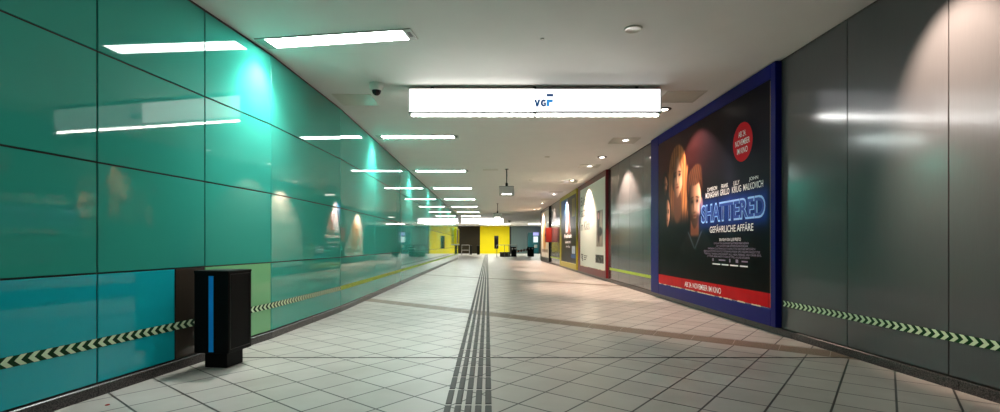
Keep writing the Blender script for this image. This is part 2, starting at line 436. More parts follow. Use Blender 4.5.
def portrait(C, U, V, cu, cv, w, h, skin, lit=1, beard=False, yaw=0.0):
    # a printed face: half-width w, half-height h, light falling from side `lit`
    wt = w*(1-0.34*sm(-(V-cv)/h, 0.15, 1.0))
    face = ell((U-cu)/wt, V, 0, cv, 1.0, h, 0.06)
    x = (U-cu)/w; yv = (V-cv)/h
    sh = np.clip(0.66+0.62*lit*x-0.16*np.abs(yv)**2, 0.10, 1.08)
    sk = np.asarray(skin, float)*sh[..., None]
    xx = x-yaw
    nose = np.exp(-((xx+0.10*lit)/0.10)**2)*np.exp(-((yv+0.05)/0.22)**2)
    sk = sk*(1-0.35*nose[..., None])
    sk += 45*(np.exp(-((xx-0.04*lit)/0.07)**2)*np.exp(-((yv+0.10)/0.22)**2))[..., None]
    for s in (-1, 1):
        soc = np.exp(-((xx-s*0.40)/0.24)**2-((yv-0.10)/0.13)**2)
        sk = sk*(1-0.55*soc[..., None])
        eye = np.exp(-((xx-s*0.40)/0.15)**4-((yv-0.07)/0.045)**4)
        sk = over(sk, 0.9*eye, (26, 16, 14))
        br = np.exp(-((xx-s*0.42)/0.26)**4-((yv-0.22-0.04*np.cos(3*xx))/0.035)**4)
        sk = over(sk, 0.7*br, (45, 24, 16))
    mouth = np.exp(-((xx)/0.26)**4-((yv+0.50)/0.055)**4)
    sk = over(sk, 0.75*mouth, (105, 38, 34) if not beard else (80, 36, 28))
    sk = sk*(1-0.3*np.exp(-((xx)/0.2)**2-((yv+0.36)/0.05)**2)[..., None])
    if beard:
        bd = sm(-yv, 0.28, 0.55)*(1-np.exp(-((xx)/0.27)**4-((yv+0.50)/0.09)**4))
        bd = np.maximum(bd, sm(np.abs(x), 0.62, 0.85)*sm(-yv, -0.15, 0.2))
        sk = over(sk, 0.80*bd, (52, 30, 20))
    return over(C, face, sk)

PW, PH = 3.56, 2.48
def film_print(U, V):
    U = U+0.14
    C = np.zeros(U.shape+(3,))+np.array((9, 8, 12.))
    C = over(C, np.exp(-((U-0.5)/1.5)**2-((V-2.1)/0.8)**2)*0.9, (66, 24, 22))
    C = over(C, np.exp(-((U-3.2)/0.9)**2-((V-1.75)/0.9)**2)*0.45, (30, 32, 58))
    C = over(C, np.exp(-((U-2.7)/0.14)**2-((V-1.5)/0.8)**2)*0.25, (48, 50, 80))
    # pair of small faces at the far edge
    C = over(C, ell(U, V, 0.46, 1.72, 0.14, 0.22, 0.2), (34, 20, 16))
    C = portrait(C, U, V, 0.46, 1.70, 0.105, 0.165, (205, 128, 92), 1, True)
    # woman with long fair hair
    hair = np.maximum(ell(U, V, 1.00, 1.88, 0.36, 0.42, 0.06), (1-sm(np.abs(U-1.0)-0.03*np.sin(V*7), 0.36, 0.44))*sm(V, 0.95, 1.35)*(1-sm(V, 1.85, 1.95)))
    st = 0.80+0.16*np.sin(U*62+3*np.sin(V*2.3))+0.10*np.sin(U*131+V*5)
    hl = (0.70+0.45*sm(U, 0.9, 1.3))
    hc = np.stack([176*st*hl+24, 112*st*hl+14, 66*st*hl+8], -1)
    C = over(C, hair*0.96, hc)
    C = over(C, ell(U, V, 1.0, 1.34, 0.17, 0.30, 0.2), (98, 58, 42))
    C = portrait(C, U, V, 1.00, 1.78, 0.245, 0.335, (250, 182, 142), 1)
    part = np.exp(-((U-1.0)/0.02)**2)*sm(V, 2.06, 2.1)*hair
    C = over(C, part*0.5, (70, 38, 22))
    for s in (-1, 1):
        fr = np.exp(-((np.abs(U-1.0-s*(0.235-0.55*np.maximum(V-1.84, 0))-s*0.02*np.sin(V*9)))/0.055)**4)*sm(V, 1.2, 1.5)*(1-sm(V, 2.16, 2.2))
        C = over(C, fr*0.85, hc)
    # small pale face low at the edge
    C = over(C, ell(U, V, 0.55, 1.24, 0.17, 0.30, 0.15), (24, 14, 13))
    C = portrait(C, U, V, 0.57, 1.22, 0.105, 0.235, (245, 168, 132), 1)
    # dark coats
    coat = (1-sm(V-(0.98-0.9*np.abs(U-1.70)**1.6), -0.03, 0.06))*(1-sm(np.abs(U-1.70), 0.72, 0.95))
    C = over(C, coat*0.95, (26, 24, 26)); 
    neck = (1-sm(np.abs(U-1.66), 0.12, 0.17))*sm(V, 0.78, 0.85)*(1-sm(V, 1.1, 1.15)); C = over(C, neck, (112, 66, 48))
    vcol = (1-sm(np.abs(np.abs(U-1.66)-0.9*(V-0.62)), 0.0, 0.045))*sm(V, 0.60, 0.64)*(1-sm(V, 0.86, 0.9)); C = over(C, vcol*0.8, (78, 84, 96))
    # man with short hair and a beard
    C = over(C, ell(U, V, 1.66, 1.56, 0.265, 0.28, 0.1), np.stack([66+14*np.sin(U*80+V*20), 38+8*np.sin(U*80+V*20), 26+6*np.sin(U*80+V*20)], -1))
    for s in (-1, 1): C = over(C, ell(U, V, 1.66+s*0.235, 1.28, 0.04, 0.09, 0.2), (150, 92, 70) if s > 0 else (70, 38, 30))
    C = portrait(C, U, V, 1.66, 1.30, 0.225, 0.375, (250, 180, 142), 1, True)
    hl2 = np.maximum(ell(U, V, 1.66, 1.70, 0.235, 0.135, 0.12), ell(U, V, 1.72, 1.76, 0.17, 0.11, 0.15)); C = over(C, hl2*0.9, np.stack([74+16*np.sin(U*90+V*30), 44+10*np.sin(U*90+V*30), 30+7*np.sin(U*90+V*30)], -1))
    # neon glow round the title
    dx = np.maximum(np.maximum(1.92-U, U-3.48), 0); dz = np.maximum(np.maximum(1.02-V, V-1.22), 0)
    C = C+(np.exp(-(dx**2+dz**2)/0.016)*0.75)[..., None]*np.array((18, 52, 140.))
    # fade to black towards the foot, then the red band
    C = C*(0.22+0.78*sm(V, 0.25, 0.80))[..., None]
    edge = 0.155+0.000*U
    C = over(C, 1-sm(V, edge-0.004, edge+0.004), (186, 8, 20))
    ll = (np.abs((U % 1.187)-0.59) > 0.588).astype(float); C = over(C, ll*0.35, (8, 8, 10))
    C *= (1+0.07*nois(U, V, 30, 3))[..., None]
    return C

def billboard(yn, label, frame_mat, cat='billboard', group=None, L=3.96, dep=0.07, sl=0.40, sr=0.09):
    # origin at the foot of the far end, local x towards the camera
    yf = yn+L
    t = thing('advertising_frame', (XR(yf), yf, 0), RA, label, cat, group)
    m = MB()
    zb, zt = 0.085, 2.925; pz0, pz1 = 0.27, 2.77
    m.bbox(0, sl, -dep, 0, zb, zt, 0.006); m.bbox(L-sr, L, -dep, 0, zb, zt, 0.006)
    m.bbox(sl, L-sr, -dep, 0, zb, pz0, 0.006); m.bbox(sl, L-sr, -dep, 0, pz1, zt, 0.006)
    m.build('frame', frame_mat, t)
    m = MB(); m.box(sl, L-sr, -dep+0.010, -0.002, pz0, pz1); m.build('backing_board', frame_mat, t)
    return t, sl, L-sr, pz0, pz1, -dep+0.0075

def ragged(parent, u0, u1, z, y, seed, keep=0.6, amp=0.035, name='torn_edge'):
    r = random.Random(seed); m = MB(); u = u0; P = []
    while u < u1-0.02:
        w_ = r.uniform(0.03, 0.13)
        if r.random() < keep:
            n = max(2, int(w_/0.02))
            P += [(u+w_*i/n, r.uniform(0.003, 0.011), r.uniform(0.2, 1)*amp*r.random()+0.004) for i in range(n+1)]
        else: P += [(u, 0.001, 0.0015), (u+w_, 0.001, 0.0015)]
        u += w_+r.uniform(0.01, 0.08)
        P.append((u-0.005, 0.001, 0.0015))
    P = [p for p in P if p[0] <= u1]
    for (ua, ta, ba), (ub, tb, bb) in zip(P, P[1:]):
        m.quad((ua, y, z-ba), (ub, y, z-bb), (ub, y, z+tb), (ua, y, z+ta))
    o = m.build(name, 'paper', parent); o['label'] = 'torn white paper edge'; return o

# the film poster in the blue frame
t, a, c, z0, z1, yy = billboard(5.16, 'tall navy blue frame holding the dark film poster with three faces and neon title', 'blue_frame')
p = print_grid('poster', t, a+0.0, c, z0+0.012, z1-0.005, yy, 330, 232, film_print)
U = lambda u: a+u-0.14                      # u measured from the far edge of the sheet
y1 = yy-0.002; y2 = yy-0.004
m = MB(); cu, cz = U(3.02), 2.205
m.add([(cu, y1, cz)]+[(cu+0.225*math.cos(2*PI*k/48), y1, cz+0.235*math.sin(2*PI*k/48)) for k in range(48)], [(0, 1+k, 1+(k+1) % 48) for k in range(48)])
bd = m.build('badge', 'red_ink', p); bd['label'] = 'round red badge'
text('badge_lettering', 'AB 24.\nNOVEMBER\nIM KINO', 'white_ink', p, cu-0.165, cu+0.165, cz-0.135, cz+0.135, y2, 0.005)
for s, u0, u1, s2, v0, v1 in (('CAMERON', 2.08, 2.37, 'MONAGHAN', 2.03, 2.41), ('FRANK', 2.49, 2.67, 'GRILLO', 2.46, 2.70), ('LILLY', 2.81, 2.95, 'KRUG', 2.77, 2.99), ('JOHN', 3.17, 3.36, 'MALKOVICH', 3.04, 3.46)):
    text('name_lettering', s, 'white_ink', p, U(u0), U(u1), 1.705, 1.757, y1, 0.0)
    text('name_lettering', s2, 'white_ink', p, U(v0), U(v1), 1.613, 1.692, y1, 0.005)
text('title_outline', 'SHATTERED', 'title_rim', p, U(1.885), U(3.505), 1.268, 1.532, y1, 0.045)['label'] = 'pale blue neon outline of the title'
text('title_lettering', 'SHATTERED', 'title_fill', p, U(1.905), U(3.485), 1.292, 1.508, y2, 0.018)['label'] = 'deep blue title lettering'
text('subtitle_lettering', 'GEFÄHRLICHE AFFÄRE', 'white_ink', p, U(2.16), U(3.26), 1.130, 1.235, y1, 0.005)
text('credit_lettering', 'EIN FILM VON LUIS PRIETO', 'white_ink', p, U(2.44), U(2.98), 1.013, 1.052, y1, 0.0)
rr = random.Random(5)
def credit_line():
    return ' '.join(''.join(rr.choice('IINMEHLAT') for _ in range(rr.randint(3, 9))) for _ in range(9))
for k, (u0, u1) in enumerate(((2.28, 3.16), (2.34, 3.14), (2.10, 3.30), (1.98, 3.40), (1.99, 3.43), (2.08, 3.18))):
    z = 0.985-0.035*k
    text('credit_lettering', credit_line(), 'grey_ink', p, U(u0), U(u1), z-0.012, z+0.013, y1, 0.0)
m = MB()
for u0, u1, h0 in ((2.24, 2.27, .02), (2.42, 2.60, .008), (2.70, 2.73, .022), (2.86, 2.92, .02), (3.0, 3.14, .008)): m.quad((U(u0),y1,0.765-h0), (U(u1),y1,0.765-h0), (U(u1),y1,0.765+h0), (U(u0),y1,0.765+h0))
m.build('logo_lettering', 'grey_ink', p)
m = MB()
for u0, u1 in ((2.24, 2.46), (2.50, 2.68), (2.72, 2.92), (2.96, 3.14)): m.quad((U(u0),y1,0.70), (U(u1),y1,0.70), (U(u1),y1,0.716), (U(u0),y1,0.716))
m.build('logo_lettering', 'white_ink', p)
text('date_lettering', 'AB 24. NOVEMBER IM KINO', 'white_ink', p, U(1.30), U(2.48), 0.318, 0.396, y1, 0.006)
ragged(p, a+0.02, c-0.01, z0+0.008, y2, 11, 0.8, 0.085)
# thin pale edge on both sides of the sheet
for s_ in (a, c-0.012): MB().quad((s_,y2,z0+0.02), (s_+0.006,y2,z0+0.02), (s_+0.006,y2,z1-0.03), (s_,y2,z1-0.03)).build('sheet_edge', 'brown_print', p)

# white poster in the maroon frame
def white_print(U, V):
    C = np.zeros(U.shape+(3,))+np.array((212, 218, 208.))
    ph = ((U > 2.42) & (U < 3.20) & (V > 0.62) & (V < 1.62)).astype(float)
    x = (U-2.42)/0.78; v = V-0.62
    pc = np.zeros_like(C)+np.array((150, 142, 130.)); pc = over(pc, ell(x, v, 0.35, 0.62, 0.22, 0.5, 0.2), (70, 56, 58)); pc = over(pc, ell(x, v, 0.70, 0.55, 0.2, 0.42, 0.2), (190, 168, 148))
    pc = over(pc, ell(x, v, 0.60, 0.42, 0.3, 0.12, 0.3), (40, 38, 40)); pc = over(pc, ell(x, v, 0.33, 0.86, 0.14, 0.1, 0.2), (200, 140, 140))
    pc *= (1+0.25*nois(x, v, 25, 8))[..., None]
    C = over(C, ph, pc)
    bx = ((U > 2.30) & (U < 3.30) & (V > 0.16) & (V < 0.40)).astype(float)
    C = over(C, bx*(0.75+0.25*np.sign(nois(U, V, 40, 4)+0.25)), (48, 46, 44))
    return C
t, a, c, z0, z1, yy = billboard(12.62, 'maroon red frame holding a white poster with a small photo at its lower right', 'red_frame')
p = print_grid('poster', t, a, c, z0+0.015, z1-0.005, yy, 150, 110, white_print); y1 = yy-0.002
text('headline_lettering', 'Bilder', 'dark_ink', p, a+0.10, a+1.30, 2.22, 2.52, y1, 0.0)
text('headline_lettering', 'satt', 'dark_ink', p, a+0.10, a+0.85, 1.86, 2.12, y1, 0.0)
text('headline_lettering', 'im Klick', 'dark_ink', p, a+0.10, a+1.55, 1.42, 1.72, y1, 0.0)
text('logo_lettering', 'tg', 'black_ink', p, a+0.18, a+0.50, 0.44, 0.70, y1, 0.02)
m = MB()
for k in range(3): m.quad((a+0.62,y1,0.60-k*0.06), (a+1.15-0.1*k,y1,0.60-k*0.06), (a+1.15-0.1*k,y1,0.625-k*0.06), (a+0.62,y1,0.625-k*0.06))
m.build('small_print', 'dark_ink', p)
ragged(p, a+0.02, c-0.05, z0+0.010, yy-0.003, 4, 0.5, 0.06)

# dark poster in the yellow frame
def peak_print(U, V):
    C = np.zeros(U.shape+(3,))+np.array((44, 44, 44.))
    C = over(C, sm(V, 1.1, 2.4)*(1-sm(U, 1.3, 1.9)), (62, 112, 176))
    tri = ((V > 1.15) & (V < 2.45) & (np.abs(U-1.75+0.18*(V-1.2)) < 0.62*(2.5-V)/1.35)).astype(float)
    C = over(C, tri, (222, 226, 236))
    inner = ((V > 1.05) & (V < 1.95) & (np.abs(U-1.95) < 0.35*(1.98-V)/0.9)).astype(float); C = over(C, inner, (170, 92, 72))
    C = over(C, ((U > 2.6) & (U < 3.2) & (V > 1.7) & (V < 2.35)).astype(float)*0.6, (170, 150, 40))
    C = over(C, 1-sm(V, 0.7, 1.35), (38, 38, 36))
    C = over(C, ((U > 2.6) & (U < 3.25) & (V > 0.35) & (V < 0.62)).astype(float), (176, 190, 205))
    C = over(C, ((U > 2.4) & (U < 3.35) & (V > 0.20) & (V < 0.34)).astype(float), (40, 84, 140))
    C *= (1+0.12*nois(U, V, 22, 6))[..., None]
    return C
t, a, c, z0, z1, yy = billboard(16.85, 'yellow-green frame holding a dark poster with a pale blue peak and white words', 'yellow_frame')
p = print_grid('poster', t, a, c, z0+0.015, z1-0.005, yy, 150, 110, peak_print); y1 = yy-0.002
text('headline_lettering', 'Freiheit', 'white_ink', p, a+0.85, a+2.55, 1.22, 1.38, y1, 0.03)
text('headline_lettering', 'kommt mit', 'white_ink', p, a+1.1, a+2.3, 1.02, 1.12, y1, 0.02)
text('headline_lettering', 'dem Zug', 'white_ink', p, a+1.25, a+2.15, 0.84, 0.93, y1, 0.02)
ragged(p, a+0.02, c-0.02, z0+0.012, yy-0.003, 9, 0.95, 0.02)

# pale poster in the black frame
def pale_print(U, V):
    C = np.zeros(U.shape+(3,))+np.array((214, 208, 196.))
    C = over(C, ell(U, V, 1.6, 1.15, 0.8, 0.75, 0.3), (176, 128, 74))
    C = over(C, ((U > 0.4) & (U < 3.1) & (V > 0.25) & (V < 0.45)).astype(float)*0.5, (90, 70, 60))
    C *= (1+0.10*nois(U, V, 12, 2))[..., None]
    return C
t, a, c, z0, z1, yy = billboard(24.55, 'black frame holding a pale poster at the far end of the grey wall', 'black_frame')
print_grid('poster', t, a, c, z0+0.015, z1-0.005, yy, 60, 44, pale_print)

# red box on the right wall
t = thing('alarm_box', (XR(24.1), 24.1, 0), RA, 'red wall box jutting out beside the black framed poster', 'wall box')
m = MB(); m.bbox(-0.30, 0.25, -0.29, -0.001, 1.08, 1.80, 0.02); m.build('housing', 'red_plastic', t)
m = MB(); m.bbox(-0.25, 0.20, -0.302, -0.289, 1.13, 1.75, 0.006); dr = m.build('door', 'red_plastic', t)
m = MB(); m.tube((0.15,-0.325,1.40), (0.15,-0.325,1.50), 0.012); m.box(0.142,0.158,-0.325,-0.30,1.405,1.42); m.box(0.142,0.158,-0.325,-0.30,1.48,1.495); m.build('handle', 'metal_dark', dr)

# yellow display case near the end of the teal wall
t = thing('display_case', (XL(29.2), 29.2, 0), RL(29.2), 'yellow framed display case hung on the far end of the teal wall', 'display case')
m = MB(); m.bbox(0, 2.6, -0.16, -0.001, 1.00, 1.06, 0.008); m.bbox(0, 2.6, -0.16, -0.001, 1.90, 1.98, 0.008); m.bbox(0, 0.10, -0.16, -0.001, 1.06, 1.90, 0.008); m.bbox(2.5, 2.6, -0.16, -0.001, 1.06, 1.90, 0.008)
m.build('frame', 'yellow_wall', t)
m = MB(); m.box(0.1, 2.5, -0.10, -0.01, 1.06, 1.90); m.build('notice_board', 'brown_print', t)
m = MB(); m.bbox(0.0, 2.6, -0.17, -0.001, 0.93, 0.998, 0.01); m.build('ledge', 'white_plastic', t)['label'] = 'pale ledge under the case'

# ------------------------------------------------------------------ litter bin
ca = math.atan2(1.0, 0.112)          # the bin stands square to the wall
t = thing('litter_bin', (-2.10, 3.75, 0), ca-PI/2, 'black square litter bin with a blue stripe standing before the teal wall', 'litter bin')
# local x to the hall side (near corner at 0), local y away from the camera
W_ = 0.288
m = MB(); m.bbox(-W_+0.055, -0.045, 0.045, W_-0.045, 0, 0.13, 0.006); m.build('base', 'bin_black', t)
m = MB(); m.bbox(-W_, 0, 0, W_, 0.123, 0.752, 0.005); bo = m.build('body', 'bin_black', t)
m = MB(); m.bbox(-W_-0.002, 0.002, -0.002, W_+0.002, 0.748, 0.766, 0.004)
m.build('lid', 'bin_black', t)
m = MB(); m.bbox(-W_+0.06, -0.06, 0.06, W_-0.06, 0.7665, 0.769, 0.001); m.build('ash_grid', 'metal_dark', t)
m = MB(); m.box(-0.163, -0.124, -0.0035, 0.0005, 0.135, 0.725); m.build('stripe', 'bin_blue', bo)['label'] = 'bright blue stripe'
m = MB(); m.box(0.0, 0.003, 0.02, W_-0.02, 0.15, 0.155); m.box(0.0, 0.003, 0.02, W_-0.02, 0.735, 0.740); m.box(0.0, 0.003, 0.02, 0.025, 0.155, 0.735); m.box(0.0, 0.003, W_-0.025, W_-0.02, 0.155, 0.735)
m.build('door_edge', 'metal_dark', bo)

# ------------------------------------------------------------------ ceiling lamps
def fixture(x0, Yc, L, rz, label, first=False):
    t = thing('ceiling_light', (x0, Yc, H), rz, label, 'ceiling light', 'linear lamps along the teal wall')
    m = MB(); hw = 0.115; d = 0.014
    m.bbox(-0.07, L, -hw, -hw+0.014, -d, -0.0005, 0.003); m.bbox(-0.07, L, hw-0.014, hw, -d, -0.0005, 0.003)
    m.bbox(-0.07, 0.03, -hw+0.014, hw-0.014, -d, -0.0005, 0.003); m.bbox(L-0.085, L, -hw+0.014, hw-0.014, -d, -0.0005, 0.003)
    m.build('housing', 'metal_light', t)
    m = MB(); m.box(0.03, L-0.085, -hw+0.014, hw-0.014, -0.011, -0.001); m.build('diffuser', 'tube_light', t)
    m = MB(); m.bbox(L-0.055, L-0.02, -0.06, 0.03, -0.020, -d+0.002, 0.003); m.build('end_clip', 'metal_dark', t)
    return t
WORDS = ['nearest one, above the black bin', 'second counted from the bin end', 'third counted from the bin end', 'fourth counted from the bin end', 'fifth counted from the bin end', 'sixth counted from the bin end', 'seventh counted from the bin end', 'eighth and farthest along the teal wall']
for i, Y in enumerate((4.735, 8.85, 12.95, 16.95, 21.05, 25.2, 29.3, 33.4)):
    x0 = XL(min(Y, 33))+(0.125 if i == 0 else 0.165); rz = math.radians(-8.2) if i == 0 else math.radians(-0.3)
    fixture(x0, Y, 1.48 if i == 0 else 1.42, rz, 'white linear ceiling lamp touching the teal wall, '+WORDS[i])
t = fixture(XL(0.62)+0.125, 0.62, 1.48, math.radians(-7.1), 'white linear ceiling lamp directly above the viewer, outside the frame')
def spot(x, Y, zz, aim, power, angle, blend, col, parent, rad=0.03):
    li = bpy.data.lights.new('lamp_beam', 'SPOT'); li.energy = power; li.spot_size = math.radians(angle); li.spot_blend = blend
    li.color = col; li.shadow_soft_size = rad
    o = bpy.data.objects.new('lamp_beam', li); COL.objects.link(o); o.location = (x, Y, zz)
    d = Vector(aim)-Vector((x, Y, zz)); o.rotation_euler = d.to_track_quat('-Z', 'Y').to_euler()
    return o
for i, Y in enumerate((4.735, 8.85, 12.95, 16.95, 21.05, 25.2, 29.3)):
    x = XL(Y)+0.20; spot(x, Y+0.02, H-0.03, (x-0.10, Y+0.02, 0), 110, 110, 1.0, (0.97, 1.0, 0.97), None, 0.05)  # extra spots added at the lamps' wall ends to throw scallops on the glass

# right-hand downlights
lamp0 = None
NAMES = ['beside the hanging lit sign, over the film poster', 'over the grey wall next to the maroon frame', 'over the white poster', 'over the yellow framed poster', 'over the grey gap before the red box', 'over the black framed poster at the far end']
WARM = (1.0, 0.72, 0.58)
for i, Y in enumerate((7.05, 10.9, 14.8, 18.9, 23.0, 27.0)):
    x = XR(Y)-0.57; lab = 'small round ceiling downlight '+NAMES[i]
    if lamp0 is None:
        lamp0 = thing('downlight', (x, Y, H), 0, lab, 'downlight', 'downlights along the grey wall')
        m = MB(); m.lathe([(0.054,-0.001),(0.105,-0.001),(0.105,-0.008),(0.098,-0.013),(0.064,-0.016),(0.054,-0.010),(0.054,-0.001)], 28, caps=False); m.build('rim', 'metal_dark', lamp0)
        m = MB(); m.lathe([(0.054,-0.002),(0.054,-0.010),(0.044,-0.016),(0.025,-0.020),(0.003,-0.022)], 24); m.build('lens', 'lamp_glow', lamp0)
    else: copy_thing(lamp0, (x, Y, H), 0, lab)
for Y in (3.2, 7.05, 10.9, 14.8, 18.9, 23.0, 27.0):
    x = XR(Y)-0.57
    spot(x, Y, H-0.035, (XR(Y), Y, 2.1 if Y < 4 else 0.8), {3.2: 230, 7.05: 150, 14.8: 230}.get(Y, 330), 62 if Y < 4 else 100, 0.75 if Y < 4 else 0.4, WARM, None, 0.03)
t = copy_thing(lamp0, (XR(3.2)-0.57, 3.2, H), 0, 'round downlight nearest the camera over the near grey wall')

# square access panels
pan0 = None
PN = [(-1.955, 6.60, math.radians(1), 'beige square ceiling panel beside the dome camera'), (2.41, 6.47, math.radians(-1.3), 'beige square ceiling panel beside the end of the lit sign, nearest on the right'),
      (2.35, 9.2, math.radians(-1.3), 'second beige square ceiling panel along the grey wall'), (2.24, 12.2, math.radians(-1.3), 'third beige square ceiling panel along the grey wall'),
      (2.17, 15.2, math.radians(-1.3), 'fourth beige square ceiling panel along the grey wall'), (2.10, 18.2, math.radians(-1.3), 'fifth beige square ceiling panel along the grey wall'), (2.03, 21.2, math.radians(-1.3), 'sixth and farthest beige square ceiling panel along the grey wall')]
for x, Y, rz, lab in PN:
    if pan0 is None:
        pan0 = thing('access_panel', (x, Y, H), rz, lab, 'ceiling panel', 'square ceiling panels')
        m = MB(); q = 0.255
        m.box(-q, q, -q, -q+0.012, -0.006, -0.0005); m.box(-q, q, q-0.012, q, -0.006, -0.0005); m.box(-q, -q+0.012, -q+0.012, q-0.012, -0.006, -0.0005); m.box(q-0.012, q, -q+0.012, q-0.012, -0.006, -0.0005)
        m.build('frame', 'panel_beige', pan0)
        m = MB(); m.bbox(-q+0.014, q-0.014, -q+0.014, q-0.014, -0.0045, -0.0006, 0.001); m.build('hatch', 'panel_beige', pan0)
    else: copy_thing(pan0, (x, Y, H), rz, lab)
# small lamps set at the rear of two of those panels
sl0 = None
for x, Y, lab in ((2.36, 9.11, 'small glowing lamp on the second ceiling panel'), (2.24, 12.12, 'small glowing lamp on the third ceiling panel')):
    if sl0 is None:
        sl0 = thing('panel_lamp', (x, Y, H-0.0065), 0, lab, 'ceiling lamp', 'small lamps on ceiling panels')
        m = MB(); m.lathe([(0.055,0),(0.055,-0.010),(0.066,-0.012),(0.070,-0.006),(0.070,0)], 24, caps=False); m.build('rim', 'white_plastic', sl0)
        m = MB(); m.lathe([(0.055,-0.001),(0.055,-0.009),(0.04,-0.015),(0.003,-0.018)], 20); m.build('lens', 'lamp_dim', sl0)
    else: copy_thing(sl0, (x, Y, H-0.0065), 0, lab)
# discs on the ceiling
d0 = None
for x, Y, s, lab in ((1.215, 4.43, 1.0, 'round pale ceiling disc in front of the lit sign'), (1.06, 10.9, 0.75, 'small round ceiling disc beyond the lit sign'), (0.93, 14.8, 0.75, 'tiny round ceiling disc beyond the hanging box'), (0.405, 4.64, 0.22, 'tiny dark dot on the ceiling before the lit sign')):
    d = thing('ceiling_disc', (x, Y, H), 0, lab, 'ceiling disc', 'round ceiling discs')
    m = MB(); m.lathe([(0.083*s,-0.0005),(0.083*s,-0.006),(0.078*s,-0.011),(0.066*s,-0.012),(0.064*s,-0.010),(0.003,-0.011)], 32); m.build('cover', 'panel_beige', d)
# square plate far left-centre
m = MB(); m.bbox(-0.45, -0.05, 12.65, 12.9, H-0.006, H-0.0005, 0.002)
tag(m.build('ceiling_plate', 'panel_beige'), 'small beige ceiling plate beside the pole of the nearest hanging box', 'ceiling plate')

# dome camera
def dome(x, Y, s, lab):
    t = thing('dome_camera', (x, Y, H), 0, lab, 'security camera')
    m = MB(); m.lathe([(0.075*s,-0.0005),(0.086*s,-0.004),(0.084*s,-0.055*s),(0.074*s,-0.082*s),(0.058*s,-0.088*s)], 28); m.build('housing', 'white_plastic', t)
    m = MB(); m.lathe([(0.056*s*math.cos(k*PI/16), -0.087*s-0.062*s*math.sin(k*PI/16)) for k in range(8)]+[(0.002, -0.149*s)], 24); m.build('dome', 'black_gloss', t)
    return t
dome(-1.51, 5.93, 1.0, 'white security camera with black dome beside the left end of the lit sign')
dome(0.75, 39.0, 1.3, 'dark dome camera on the ceiling near the far walls')

# ------------------------------------------------------------------ hanging lit sign
def lit_sign(x0, Y, label, mark):
    t = thing('hanging_light_box', (x0, Y, 0), 0, label, 'light box', 'lit hanging boxes across the passage')
    L = 3.116; zb, zt, dp = 2.606, 2.898, 0.20
    m = MB(); m.bbox(0, L, 0.006, dp-0.006, zt-0.012, zt, 0.003); m.bbox(0, L, 0.006, dp-0.006, zb, zb+0.012, 0.003)
    m.bbox(-0.008, 0.004, -0.006, dp, zb-0.012, zt, 0.003); m.bbox(L-0.004, L+0.008, -0.006, dp, zb-0.012, zt, 0.003)
    m.build('housing', 'metal_light', t)
    m = MB(); m.bbox(0.004, L-0.004, -0.010, 0.0055, zb-0.012, zb+0.007, 0.002); m.bbox(0.004, L-0.004, -0.008, 0.0055, zt-0.004, zt+0.006, 0.002)
    m.build('trim', 'metal_dark', t)['label'] = 'dark edge strips of the lit box'
    h = L/2
    f1 = MB().box(0.005, h-0.003, 0.0, 0.006, zb+0.004, zt-0.004).build('lit_panel', 'sign_glow', t)
    f2 = MB().box(h+0.003, L-0.005, 0.0, 0.006, zb+0.004, zt-0.004).build('lit_panel', 'sign_glow_b' if mark else 'sign_glow', t)
    MB().box(0.005, L-0.005, dp-0.006, dp, zb+0.004, zt-0.004).build('lit_panel', 'sign_glow', t)
    for k in range(2):
        q0 = 0.028+k*(h-0.014); q1 = q0+h-0.042
        o = MB().tube((q0, 0.03, 2.574), (q1, 0.03, 2.574), 0.013, 14).build('tube', 'sign_tube', t)
        mm = MB()
        for q, dq in ((q0, -1), (q1, 1)): mm.tube((q, 0.03, 2.574), (q+dq*0.022, 0.03, 2.574), 0.016, 14); mm.box(q-0.006, q+0.006, 0.022, 0.038, 2.575, 2.598)
        mm.build('tube_cap', 'metal_light', o)
    for q in (0.28, h, L-0.28):
        MB().bbox(q-0.02, q+0.02, 0.05, dp-0.05, zt-0.001, H-0.0005, 0.003).build('bracket', 'metal_dark', t)
    if mark:
        e = -0.0015; X = lambda px: (px-500)/485*Y-x0; Zz = lambda py: CAM_Z+(244.5-py)*Y/485
        q_ = lambda pts: [(X(px), e, Zz(py)) for px, py in pts]
        mm = MB(); mm.add(q_([(533.9,99.6),(536.2,99.6),(537.2,103.4),(538.2,99.6),(540.3,99.6),(538.1,106.5),(536.2,106.5)]), [(0,1,2,6),(2,3,4,5),(2,5,6)])
        mm.build('mark_lettering', 'logo_navy', f2)
        mm = MB(); cx, cy = 543.6, 103.05
        ang = [math.radians(38+k*26.5) for k in range(11)]
        out_ = [(cx+2.95*math.cos(g), cy-3.55*math.sin(g)) for g in ang]; in_ = [(cx+0.85*math.cos(g), cy-1.65*math.sin(g)) for g in ang]
        mm.add(q_(out_+in_), [(k, k+1, 12+k, 11+k) for k in range(10)])
        mm.add(q_([(543.4,102.5),(546.0,102.5),(546.0,105.9),(544.3,105.9),(544.3,103.9),(543.4,103.9)]), [(0,1,4,5),(1,2,3,4)])
        mm.build('mark_lettering', 'logo_navy', f2)
        MB().quad((X(546.7),e,Zz(96.4)), (X(553.2),e,Zz(96.4)), (X(553.2),e,Zz(93.9)), (X(546.7),e,Zz(93.9))).build('mark_lettering', 'logo_navy', f2)
        mm = MB(); mm.add([(X(546.7),e,Zz(106.2)), (X(549.2),e,Zz(106.2)), (X(549.2),e,Zz(102.2)), (X(552.4),e,Zz(102.2)), (X(552.9),e,Zz(99.7)), (X(546.7),e,Zz(99.7))], [(0,1,2,5),(2,3,4,5)])
        mm.build('mark_lettering', 'logo_blue', f2)['label'] = 'bright blue lower half of the letter'
    return t
lit_sign(-1.126, 6.0, 'long white lit box hung under the ceiling with blue letters at its middle', True)
lit_sign(-2.87, 36.0, 'white lit box hung under the ceiling far down the passage', False)

